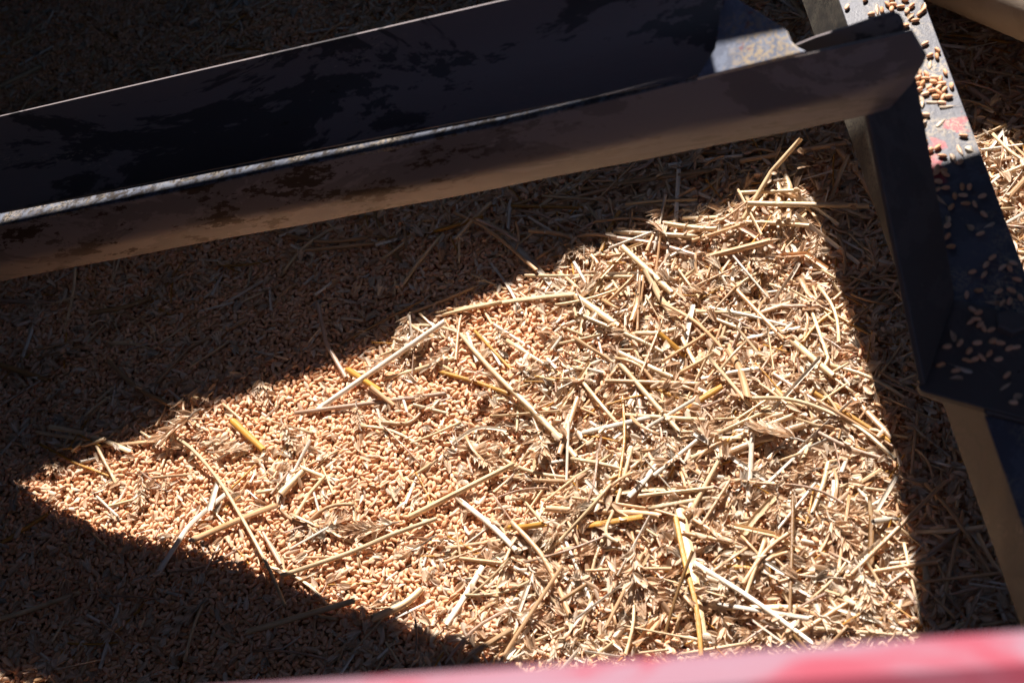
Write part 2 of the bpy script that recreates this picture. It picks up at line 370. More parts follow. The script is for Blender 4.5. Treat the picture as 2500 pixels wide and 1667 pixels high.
# ------------------------------------------------------------------ the tank round it: walls, and added unseen panels shaped to set the shade on the grain
tank = empty("grain_tank", (0, -.6, .6))
setp(tank, "open grain tank with a blurred faded red and pink rim along the bottom edge", "grain tank")
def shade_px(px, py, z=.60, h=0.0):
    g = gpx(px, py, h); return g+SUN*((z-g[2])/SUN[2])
def add_shade_panel(pts, z, extra=(), pre=()):  # added out of view; outline cut to shape sun edges and block sky
    P = [shade_px(x, y, z) for x, y in pts]; P = [np.array([a, b, z]) for a, b in pre]+P+[np.array([a, b, z]) for a, b in extra]
    area = sum(P[k][0]*P[(k+1) % len(P)][1]-P[(k+1) % len(P)][0]*P[k][1] for k in range(len(P)))
    if area < 0: P = P[::-1]
    return plate("added_shade_panel", P, .004, (0, 0, 1), M_wall, tank)
add_shade_panel([(-900, 1530), (64, 1153), (1000, 795), (1904, 482), (2500, 285), (4000, -210)], .62, extra=[(1.2, 1.275), (-1.4, 1.275), (-1.4, .45)])
add_shade_panel([(-1100, 846), (179, 1345), (1529, 1872), (2060, 2080), (2110, 2260), (1180, 2000), (80, 1690), (-1100, 1330)], .604)
add_shade_panel([(-1000, 1420), (60, 1755), (1180, 2060), (2060, 2290), (2330, 2400), (2345, 1510), (2401, 1478), (2511, 1420), (2640, 1352), (2690, 900), (2730, 180)], .611, extra=[(1.2, .45), (1.2, -.34), (-1.4, -.34), (-1.4, .2)])
add_shade_panel([(2015, 1930), (2330, 2040), (2330, 2196), (2261, 2167), (2102, 2102), (2040, 2074)], .598)
add_shade_panel([(2150, 1060), (2196, 1230), (2232, 1366), (2248, 1525), (2256, 1720), (2420, 1740), (2330, 1500), (2262, 1250)], .5965)
def wall(name, x0, x1, y0, y1, z0, z1):
    V = [(x, y, z) for z in (z0, z1) for x, y in ((x0, y0), (x1, y0), (x1, y1), (x0, y1))]
    Fc = [(0, 3, 2, 1), (4, 5, 6, 7), (0, 1, 5, 4), (1, 2, 6, 5), (2, 3, 7, 6), (3, 0, 4, 7)]
    return adopt(meshobj(name, V, Fc, M_wall), tank)
wall("wall", -1.0, 1.0, 1.252, 1.262, -.45, .615)
wall("wall", -1.01, -1.0, -.70, 1.262, -.45, .598)
wall("wall", -1.0, 1.0, -.665, -.655, -.45, .45)
wall("wall", 1.0, 1.01, -.70, 1.262, -.45, .598)

# faded red rim in the foreground, out of focus
def rim_mat():
    m, nt, bs = newmat("faded_red_paint"); tc = N(nt, "ShaderNodeTexCoord"); P = tc.outputs["Object"]
    n = noise(nt, mapping(nt, P, (1, 2.2, 2.2)), 22, 5, .6, .8)
    r = ramp(nt, n.outputs[0], [(.3, (.27, .04, .06)), (.42, (.27, .065, .09)), (.50, (.245, .125, .155)), (.75, (.24, .14, .175))])
    nt.links.new(r.outputs[0], bs.inputs["Base Color"]); bs.inputs["Roughness"].default_value = .7; bs.inputs["Specular IOR Level"].default_value = .2
    nt.links.new(bump(nt, n.outputs[0], .0006), bs.inputs["Normal"]); return m
ra = pt(-300, 1800, .385); rb_ = pt(2900, 1578, .365); M_wall.node_tree.nodes['Principled BSDF'].inputs['Specular IOR Level'].default_value = .08
rx = (rb_-ra)/np.linalg.norm(rb_-ra)
rows = []
for i in range(21):
    p = ra+(rb_-ra)*(-1.2+3.4*i/20)
    rows.append([p+np.array([0, .012, -.045]), p+np.array([0, .012, -.02]), p+np.array([0, .010, -.009]), p+np.array([0, .005, -.003]), p+np.array([0, -.002, 0]),
                 p+np.array([0, -.03, -.014]), p+np.array([0, -.06, -.034]), p+np.array([0, -.066, -.042]), p+np.array([0, -.068, -.052]), p+np.array([0, -.068, -.6])])
rim = sheet("rim", rows, .002, rim_mat(), tank, True, flip=1)

# ------------------------------------------------------------------ height field of the grain
RES = .0006; U0, U1, V0, V1 = -.86, .72, -.46, .80
NU, NV = int((U1-U0)/RES), int((V1-V0)/RES)
uu = U0+np.arange(NU)*RES; vv = V0+np.arange(NV)*RES
def base_h(u, v):
    return (-.0085 + .0045*np.sin(u*9.1+1.3)*np.cos(v*7.7+.4) + .003*np.sin(u*21+v*13+.7) + .0022*np.sin(-u*17+v*29+2.1)
            + .004*np.clip((u+.02)*3, 0, 1)*np.sin(u*33+1+2*np.sin(v*15))*np.cos(v*37+u*9))
H = base_h(uu[None, :], vv[:, None]).astype(np.float32).copy(); BASE = H.copy()
Hf = H.ravel()

# coarse bed under everything, reaching the tank walls
gu = np.linspace(-1.12, 1.12, 150); gv = np.linspace(-.78, 1.30, 150)
V = []; 
for b in gv:
    for a in gu: V.append(from_bed(a, b, float(base_h(np.array(a), np.array(b)))-.0015))
Fc = [(j*150+i, j*150+i+1, (j+1)*150+i+1, (j+1)*150+i) for j in range(149) for i in range(149)]
def bed_mat():
    m, nt, bs = newmat("deep_grain"); tc = N(nt, "ShaderNodeTexCoord")
    v = N(nt, "ShaderNodeTexVoronoi"); v.inputs["Scale"].default_value = 240; nt.links.new(tc.outputs["Object"], v.inputs["Vector"])
    r = ramp(nt, v.outputs["Distance"], [(0, (.52, .30, .14)), (.6, (.30, .16, .07))]); nt.links.new(r.outputs[0], bs.inputs["Base Color"])
    iv = N(nt, "ShaderNodeMath", operation='MULTIPLY'); iv.inputs[1].default_value = -1; nt.links.new(v.outputs["Distance"], iv.inputs[0])
    nt.links.new(bump(nt, iv.outputs[0], .002), bs.inputs["Normal"]); bs.inputs["Roughness"].default_value = .6; return m
setp(meshobj("ground", V, Fc, bed_mat(), smooth=True), kind="structure")

def in_view(u, v, m=170):
    P = E1*u + E2*v
    x, y = proj(P); return -m < x < 2500+m and -m*1.3 < y < 1667+m
# candidate area
def rough_weight(u, v):            # 0 = clean kernels (left), 1 = straw and chaff (right)
    P = E1*u+E2*v; x, y = proj(P)
    lim = 1180 - .22*(y-800) if y > 560 else 1000
    w = (x-lim)/330+.15*math.sin(x*.013)+.15*math.sin(y*.019+1)
    if y < 600: w = max(w, (x-600)/900)
    return min(1, max(0, w))

NY = 24
def stamp(L, Wd, Th, shape='ell'):
    """per yaw: flat index offsets, lower and upper profile"""
    out = []
    for k in range(NY):
        a = math.pi*k/NY; ca, sa = math.cos(a), math.sin(a); rI = int(L/2/RES)+1
        g = np.arange(-rI, rI+1)*RES; X, Y = np.meshgrid(g, g)
        lx = X*ca+Y*sa; ly = -X*sa+Y*ca
        if shape == 'ell':
            q = (lx/(L/2))**2+(ly/(Wd/2))**2; m = q < 1; s = np.sqrt(np.clip(1-q, 0, 1)); lo = Th/2*(1-s); hi = Th/2*(1+s)
        else:
            m = (abs(lx) < L/2) & (abs(ly) < max(Wd/2, RES*.8)); lo = np.zeros_like(lx); hi = np.full_like(lx, Th)
        jj, ii = np.nonzero(m); off = (jj-rI)*NU+(ii-rI)
        out.append((off, lo[jj, ii].astype(np.float32), hi[jj, ii].astype(np.float32), lx[jj, ii].astype(np.float32), ly[jj, ii].astype(np.float32)))
    return out
KL, KW, KT = .0056, .0032, .0029
ST_K = stamp(KL, KW, KT)
def place(st, u, v, yaw, sink=1.0, tiltmax=.5):
    k = int(round(yaw/math.pi*NY)) % NY
    off, lo, hi, lx, ly = st[k]
    c = int((v-V0)/RES)*NU+int((u-U0)/RES)
    h = Hf[c+off]; d = h-lo
    z = float(d.max())*sink+float(d.mean())*(1-sink)
    return k, c, off, lo, hi, lx, ly, h, z
def tilt_of(h, lx, ly, tm):
    sx = float((h*lx).sum()/(lx*lx).sum()); sy = float((h*ly).sum()/max(1e-9, (ly*ly).sum()))
    return max(-tm, min(tm, sx*.8)), max(-tm, min(tm, sy*.8))
def inst_rec(u, v, z, yaw, sx, sy, sc, flip=0.0):
    # local x axis along yaw; pitch by sx, roll by sy
    M = Matrix.Rotation(yaw, 3, 'Z') @ Matrix.Rotation(-math.atan(sx), 3, 'Y') @ Matrix.Rotation(math.atan(sy)+flip, 3, 'X')
    M = BED.to_3x3() @ M; e = M.to_euler('XYZ'); P = from_bed(u, v, z)
    return (P[0], P[1], P[2], e.x, e.y, e.z, sc)

print("depositing kernels")
kern = []
Uc = lambda: (rng.uniform(U0+.03, U1-.03), rng.uniform(V0+.03, V1-.03))
NK = 98000; NC = 6
cand = []
while sum(len(c) for c in cand) < NK*NC:
    us = rng.uniform(U0+.02, U1-.02, 400000); vs = rng.uniform(V0+.02, V1-.02, 400000)
    P = us[:, None]*E1+vs[:, None]*E2-CAMP; d = P@CF; x = 1250+FPX*(P@CR)/d; y = 833.5-FPX*(P@CU)/d
    ok = (x > -170) & (x < 2950) & (y > -200) & (y < 1830); cand.append(np.stack([us[ok], vs[ok]], 1))
cand = np.concatenate(cand)[:NK*NC].reshape(NK, NC, 2)
yaws = rng.uniform(0, math.pi, NK); flips = rng.uniform(0, 2*math.pi, NK); scs = rng.normal(1, .08, NK).clip(.8, 1.18)
BASEf = BASE.ravel()
def put_kernel(i, u, v, yaw, fl, sc):
    k, c, off, lo, hi, lx, ly, h, z = place(ST_K, u, v, yaw, .6)
    sx, sy = tilt_of(h, lx, ly, .28)
    Hf[c+off] = np.maximum(h, z+hi)
    kern.append(inst_rec(u, v, z+KT/2, math.pi*k/NY+(math.pi if rng.random() < .5 else 0), sx, sy, sc, fl))
for i in range(NK):
    best = None
    for u, v in cand[i]:
        c = int((v-V0)/RES)*NU+int((u-U0)/RES)
        k = int(round(yaws[i]/math.pi*NY)) % NY; off, lo = ST_K[k][:2]
        z = float((Hf[c+off]-lo).max())-float(BASEf[c])
        if best is None or z < best[0]: best = (z, u, v)
    put_kernel(i, best[1], best[2], yaws[i], flips[i], scs[i])
print("kernels", len(kern), "height above base", float((Hf-BASEf)[Hf > BASEf+.0005].mean()))

# ------------------------------------------------------------------ prototypes (kept out of the scene; only instanced)
def proto(name, V, Fc, mat, smooth=True):
    me = bpy.data.meshes.new(name); me.from_pydata([tuple(map(float, v)) for v in V], [], [tuple(f) for f in Fc]); me.update()
    if smooth: me.shade_smooth()
    me.materials.append(mat); return bpy.data.objects.new(name, me)
def kernel_mesh(L=KL, Wd=KW, Th=KT, groove=.16, seg=12, rings=9, seed=0):
    r = random.Random(seed); V = [(-L/2, 0, 0)]; Fc = []
    for i in range(1, rings):
        t = i/rings; x = -math.cos(math.pi*t)*L/2; rr = math.sin(math.pi*t)**.85*(1-.10*math.cos(math.pi*t))
        for k in range(seg):
            a = 2*math.pi*k/seg; y = math.cos(a)*Wd/2*rr; z = math.sin(a)*Th/2*rr
            g = math.exp(-((a-math.pi/2)/.33)**2)*groove*Th*rr      # the crease along one side
            V.append((x, y, z-g))
    V.append((L/2, 0, 0)); n = len(V)-1
    for k in range(seg): Fc.append((0, 1+(k+1) % seg, 1+k)); Fc.append((n, n-seg+k, n-seg+(k+1) % seg))
    for i in range(rings-2):
        for k in range(seg):
            a = 1+i*seg+k; b = 1+i*seg+(k+1) % seg; Fc.append((a, b, b+seg, a+seg))
    return V, Fc
kernel_protos = [proto("kernel_form", *kernel_mesh(KL*s, KW*w, KT*t, g, seed=q), M_kernel) for q, (s, w, t, g) in
                 enumerate([(1, 1, 1, .20), (1.05, .95, .95, .12), (.94, 1.06, 1.02, .22), (1.08, .88, .9, .16)])]

def husk_mesh(L=.009, Wd=.0034, depth=.0016, awn=0.0, twist=0.0, nx=9, ny=6, tip=1.2, seed=0, curl=.0):
    r = random.Random(seed); V = []; Fc = []
    for i in range(nx):
        t = i/(nx-1); x = (t-.5)*L; w = Wd/2*(math.sin(math.pi*min(1, (t*.92+.08))**.8)**.75 if t < 1 else 0)*(1-t**4*.6)
        w = max(w, .00012)
        for j in range(ny):
            s = j/(ny-1)*2-1; a = s*1.25; y = math.sin(a)*w/.95; z = (1-math.cos(a))*depth*(w/(Wd/2))+curl*(t-.5)**2*L*4
            tw = twist*(t-.5); V.append((x, y*math.cos(tw)-z*math.sin(tw), y*math.sin(tw)+z*math.cos(tw)))
    for i in range(nx-1):
        for j in range(ny-1): a = i*ny+j; Fc.append((a, a+1, a+ny+1, a+ny))
    if awn:
        b = len(V); x0 = L/2
        for q in range(3):
            t = q/2
            for dy, dz in ((.00016, 0), (-.0001, .00012), (-.0001, -.00012)): V.append((x0-.0006+t*awn, dy*(1-t*.7)+awn*.08*t*t, depth*.0+dz*(1-t*.7)+awn*.06*t))
        for q in range(2):
            for e in range(3): Fc.append((b+q*3+e, b+q*3+(e+1) % 3, b+q*3+3+(e+1) % 3, b+q*3+3+e))
    return V, Fc
def xf(VF, M):
    return [tuple(M @ Vector(v)) for v in VF[0]], VF[1]
def joinvf(parts):
    V = []; Fc = []
    for v, f in parts:
        o = len(V); V += list(v); Fc += [tuple(o+i for i in q) for q in f]
    return V, Fc
def spikelet_vf(seed, n=4, L=.0095):
    r = random.Random(seed); ps = []
    for k in range(n):
        side = (k-(n-1)/2)/(n/2)
        M = Matrix.Rotation(side*.42, 4, 'Z') @ Matrix.Rotation(r.uniform(-.25, .05), 4, 'Y') @ Matrix.Rotation(r.uniform(-.7, .7)+side*.9, 4, 'X') @ Matrix.Translation((L*.45, 0, -.0006))
        ps.append(xf(husk_mesh(L*r.uniform(.85, 1.05), .0032, .0015, awn=r.choice([0, .002, .004]), seed=seed+k), M))
    return joinvf(ps)
husk_protos = [proto("husk_form", *husk_mesh(.0088, .0036, .0016, 0, .2, seed=1), M_husk), proto("husk_form", *husk_mesh(.0100, .0030, .0013, .005, .5, seed=2), M_husk),
               proto("husk_form", *husk_mesh(.0072, .0034, .0020, 0, -.3, seed=3), M_husk), proto("husk_form", *husk_mesh(.0085, .0026, .0009, 0, 1.0, curl=.10, seed=4), M_husk),
               proto("husk_form", *husk_mesh(.0060, .0042, .0010, 0, .8, curl=-.12, seed=5), M_husk), proto("husk_form", *husk_mesh(.0095, .0032, .0018, .002, 0, seed=6), M_husk)]
spik_protos = [proto("spikelet_form", *spikelet_vf(10+q, 3+q % 3), M_husk if q != 3 else M_dust) for q in range(5)]

def tube_mesh(P, r, seg=9, hollow=True, flat=1.0, jag=0.0, node=None, seed=0, taper=0.0, half=False):
    """P: list of Vector; returns V, F, UV"""
    rr = random.Random(seed); n = len(P); V = []; Fc = []; UV = []; up = Vector((0, 0, 1))
    T = []
    for i in range(n):
        t = P[min(n-1, i+1)]-P[max(0, i-1)]; T.append(t.normalized())
    ln = 0; phase = rr.uniform(0, 6)
    aseg = seg+1 if not half else seg
    span = 2*math.pi if not half else math.pi*1.1
    lens = [0]
    for i in range(1, n): lens.append(lens[-1]+(P[i]-P[i-1]).length)
    def ring(i, rad_, jit, uvoff=0):
        s = T[i].cross(up); s = s.normalized() if s.length > 1e-6 else Vector((1, 0, 0)); w = s.cross(T[i]).normalized()
        for k in range(aseg):
            a = span*k/seg+(math.pi if half else 0)+ (0 if half else phase)
            fx = (rr.uniform(-jit, jit*.6) if k < seg or half else 0)
            V.append(P[i]+s*math.cos(a)*rad_+w*math.sin(a)*rad_*flat+T[i]*fx)
            UV.append((k/seg*1.0+uvoff, lens[i]+seed*.37))
        if not half: V[-1] = V[-aseg].copy()
    for i in range(n):
        q = r*(1-taper*i/(n-1))
        if node is not None:
            dd = abs(lens[i]-node*lens[-1]); q *= 1+.30*math.exp(-(dd/.0012)**2)
        ring(i, q, jag if i in (0, n-1) else 0)
    for i in range(n-1):
        for k in range(aseg-1):
            a = i*aseg+k; Fc.append((a, a+1, a+1+aseg, a+aseg))
    if hollow and not half:
        for end in (0, n-1):
            b = len(V); q = r*(1-taper*(end/(n-1)))*.68
            base = end*aseg
            for k in range(aseg): v = V[base+k]; V.append(P[end]+(v-P[end])*.68); UV.append(UV[base+k])
            ins = T[end]*(.004 if end == 0 else -.004)
            for k in range(aseg): V.append(V[b+k]+ins); UV.append(UV[base+k])
            for k in range(aseg-1):
                f1 = (base+k, base+k+1, b+k+1, b+k); f2 = (b+k, b+k+1, b+aseg+k+1, b+aseg+k)
                Fc.append(f1); Fc.append(f2)
            Fc.append(tuple(b+aseg+k for k in range(aseg-1)))
    return V, Fc, UV
def bit_proto(L, r, key, seed, half=False, bend=0.0, flat=1.0):
    P = [Vector(((t-.5)*L, bend*math.sin(math.pi*t), 0)) for t in [i/6 for i in range(7)]]
    V, Fc, UV = tube_mesh(P, r, 8, True, flat, .0008, None, seed, half=half)
    o = proto("stem_bit_form", V, Fc, SM[key]); l = o.data.uv_layers.new(name="UVMap")
    li = np.zeros(len(o.data.loops), dtype=np.int32); o.data.loops.foreach_get("vertex_index", li)
    l.data.foreach_set("uv", np.asarray(UV, dtype=np.float32)[li].ravel()); return o
bit_protos = {20: [bit_proto(.020, .0010, 'pale', 1), bit_proto(.020, .0008, 'tan', 2, bend=.001), bit_proto(.021, .0012, 'white', 3, half=True), bit_proto(.019, .0007, 'pink', 4, half=True, flat=.5)],
              12: [bit_proto(.012, .0011, 'white', 5, half=True), bit_proto(.012, .0007, 'tan', 6), bit_proto(.011, .0009, 'pale', 7, flat=.6), bit_proto(.013, .0006, 'brown', 8)],
              48: [bit_proto(.048, .0011, 'pale', 21, bend=.004), bit_proto(.046, .0009, 'tan', 22), bit_proto(.050, .0013, 'white', 23, half=True, flat=.6), bit_proto(.047, .0010, 'pink', 24, bend=-.004, flat=.6), bit_proto(.044, .0012, 'pale', 25, flat=.5)],
              32: [bit_proto(.032, .0011, 'tan', 9, bend=.005), bit_proto(.031, .0008, 'pale', 10), bit_proto(.033, .0011, 'white', 11, half=True, flat=.6), bit_proto(.030, .0006, 'golden', 12, bend=.001)]}

def scatter(name, recs, protos, label, cat):
    recs = np.array(recs, dtype=np.float32); n = len(recs)
    me = bpy.data.meshes.new(name); me.vertices.add(n); me.vertices.foreach_set("co", recs[:, :3].ravel())
    a = me.attributes.new("rot", 'FLOAT_VECTOR', 'POINT'); a.data.foreach_set("vector", recs[:, 3:6].ravel())
    a = me.attributes.new("siz", 'FLOAT', 'POINT'); a.data.foreach_set("value", recs[:, 6].copy())
    a = me.attributes.new("pick", 'INT', 'POINT'); a.data.foreach_set("value", (np.arange(n)*7919 % 104729 % len(protos)).astype(np.int32))
    o = bpy.data.objects.new(name, me); link(o)
    ng = bpy.data.node_groups.new(name+"_nodes", 'GeometryNodeTree')
    ng.interface.new_socket("Geometry", in_out='INPUT', socket_type='NodeSocketGeometry'); ng.interface.new_socket("Geometry", in_out='OUTPUT', socket_type='NodeSocketGeometry')
    gi = ng.nodes.new('NodeGroupInput'); go = ng.nodes.new('NodeGroupOutput'); ip = ng.nodes.new('GeometryNodeInstanceOnPoints')
    ip.inputs["Pick Instance"].default_value = True; jn = ng.nodes.new('GeometryNodeJoinGeometry')
    for p in protos:
        oi = ng.nodes.new('GeometryNodeObjectInfo'); oi.inputs[0].default_value = p; oi.inputs["As Instance"].default_value = True
        ng.links.new(oi.outputs["Geometry"], jn.inputs[0])
    def attr(nm, ty):
        q = ng.nodes.new('GeometryNodeInputNamedAttribute'); q.data_type = ty; q.inputs[0].default_value = nm; return q.outputs[0]
    ng.links.new(gi.outputs[0], ip.inputs["Points"]); ng.links.new(jn.outputs[0], ip.inputs["Instance"])
    ng.links.new(attr("pick", 'INT'), ip.inputs["Instance Index"])
    er = ng.nodes.new('FunctionNodeEulerToRotation'); ng.links.new(attr("rot", 'FLOAT_VECTOR'), er.inputs[0]); ng.links.new(er.outputs[0], ip.inputs["Rotation"])
    ng.links.new(attr("siz", 'FLOAT'), ip.inputs["Scale"]); ng.links.new(ip.outputs[0], go.inputs[0])
    md = o.modifiers.new("scatter", 'NODES'); md.node_group = ng
    return setp(o, label, cat, kind="stuff")

# ------------------------------------------------------------------ chaff, stem bits and loose kernels, denser to the right
print("depositing chaff")
ST_H = stamp(.0085, .0032, .0012); ST_S = stamp(.011, .0065, .0030); ST_B = {L: stamp(L*.001, .0020, .0016, 'box') for L in (12, 20, 32, 48)}
husks, spiks, bits = [], [], {12: [], 20: [], 32: [], 48: []}
def rand_uv():
    while True:
        px, py = rng.uniform(-150, 2920), rng.uniform(-180, 1800)
        # sample evenly over the heap, not over the picture
        P = gpx(px, py); d = (P-CAMP)@CF
        a, b = P@E1, P@E2
        if rng.random() < (d/1.80)**3 and U0+.03 < a < U1-.03 and V0+.03 < b < V1-.03: return a, b, px, py
def put(st, lst, u, v, yaw, tm, hc, jit, flip, th):
    k, c, off, lo, hi, lx, ly, h, z = place(st, u, v, yaw, .45)
    sx, sy = tilt_of(h, lx, ly, tm); jx, jy = rng.normal(0, jit, 2)
    Hf[c+off] = np.maximum(h, z+hi*.8)
    lst.append(inst_rec(u, v, z+hc, math.pi*k/NY+(math.pi if rng.random() < .5 else 0), sx+jx, sy+jy, rng.uniform(.85, 1.35), flip))
clumps = [(rand_uv()[:2], rng.uniform(.006, .018)) for _ in range(130)]
NCH = 68000
for i in range(NCH):
    if rng.random() < .14:
        (cu, cv), cr = clumps[rng.integers(len(clumps))]; u, v = cu+rng.normal(0, cr), cv+rng.normal(0, cr*.7); w = .5
        if not (U0+.03 < u < U1-.03 and V0+.03 < v < V1-.03): continue
    else:
        u, v, px, py = rand_uv(); w = rough_weight(u, v)
    if rng.random() > .20+.80*w: continue
    t = rng.random(); yaw = rng.uniform(0, math.pi)
    if t < .50: put(ST_H, husks, u, v, yaw, .6, .0012, .22+.2*w, math.pi*(rng.random() < .6), .0012)
    elif t < .66: put(ST_S, spiks, u, v, yaw, .5, .0014, .25, 0, .003)
    elif t < .86:
        if w < .3 and rng.random() < .6: continue
        L = int(rng.choice([12, 12, 12, 20, 20, 32, 32, 48])); put(ST_B[L], bits[L], u, v, yaw, .4, .0009, .06+.10*w, rng.uniform(0, 6.28), .0016)
    else: put_kernel(0, u, v, yaw, rng.uniform(0, 6.28), rng.normal(1, .08))

# ------------------------------------------------------------------ straws one can tell apart
def hs(u, v):
    i = min(NU-2, max(1, int((u-U0)/RES))); j = min(NV-2, max(1, int((v-V0)/RES))); return float(H[j, i])
def cat(Pp, n):
    P = [Pp[0]]+list(Pp)+[Pp[-1]]; out = []; m = len(Pp)-1
    for s in range(m):
        k = max(2, n//m)
        for q in range(k):
            t = q/k; a, b, c, d = (np.array(P[s+e], float) for e in range(4))
            out.append(.5*((2*b)+(c-a)*t+(2*a-5*b+4*c-d)*t*t+(3*b-a-3*c+d)*t**3))
    out.append(np.array(Pp[-1], float)); return out
straw_list = []
def lay_straw(ppx, wpx, key, lift=(0, 0), flat=1.0, node=None, half=False, soft=True, sink=.45):
    pts = cat(ppx, 18) if soft else [np.array(p, float) for p in ppx]
    if not soft:
        q = []
        for a, b in zip(pts[:-1], pts[1:]): q += [a*(1-t)+b*t for t in np.linspace(0, 1, 7)[:-1]]
        pts = q+[pts[-1]]
    n = len(pts); mid = pts[n//2]; Pm = gpx(mid[0], mid[1]); dm = (Pm-CAMP)@CF
    r = max(.0003, wpx*1.12*dm/FPX/2)
    uvs = [to_bed(gpx(p[0], p[1], .006)) for p in pts]
    g = np.array([hs(a[0], a[1]) for a in uvs]); s = np.zeros(n)
    for i in range(1, n): s[i] = s[i-1]+np.hypot(uvs[i][0]-uvs[i-1][0], uvs[i][1]-uvs[i-1][1])
    A = np.polyfit(s, g, 1 if len(ppx) < 5 else 2); line = np.polyval(A, s); line += max(0, (g-line).max())*sink
    z = line+r*.9*flat+np.linspace(lift[0], lift[1], n)
    P3 = [to_bed(gpx(p[0], p[1], float(zz))) for p, zz in zip(pts, z)]
    for a, zz in zip(P3, z):
        for f in (0,):
            i0 = int((a[0]-r-U0)/RES); i1 = int((a[0]+r-U0)/RES)+1; j0 = int((a[1]-r-V0)/RES); j1 = int((a[1]+r-V0)/RES)+1
            if i0 < 1 or j0 < 1 or i1 >= NU or j1 >= NV: continue
            H[j0:j1, i0:i1] = np.maximum(H[j0:j1, i0:i1], zz+r*.8)
    # densify the stamp between samples
    for a, b in zip(P3[:-1], P3[1:]):
        m = int(np.hypot(a[0]-b[0], a[1]-b[1])/RES)+1
        for t in np.linspace(0, 1, m):
            c = a*(1-t)+b*t; i = int((c[0]-U0)/RES); j = int((c[1]-V0)/RES)
            if 1 < i < NU-2 and 1 < j < NV-2: H[j-1:j+2, i-1:i+2] = np.maximum(H[j-1:j+2, i-1:i+2], c[2]+r*.6)
    W3 = [Vector(from_bed(*c)) for c in P3]; c0 = sum(W3, Vector())/n
    sd = len(straw_list)+1
    V, Fc, UV = tube_mesh([w-c0 for w in W3], r, 11, True, flat, r*random.choice([.25, .6, 1.4]), node, sd, random.choice([0, .08, .18]), half)
    o = meshobj("straw_stem", V, Fc, SM[key], smooth=True, uv=UV); o.location = c0; o.data.set_sharp_from_angle(angle=rad(50))
    straw_list.append((o, ppx, wpx, key, float(s[-1]), len(ppx), soft)); return o

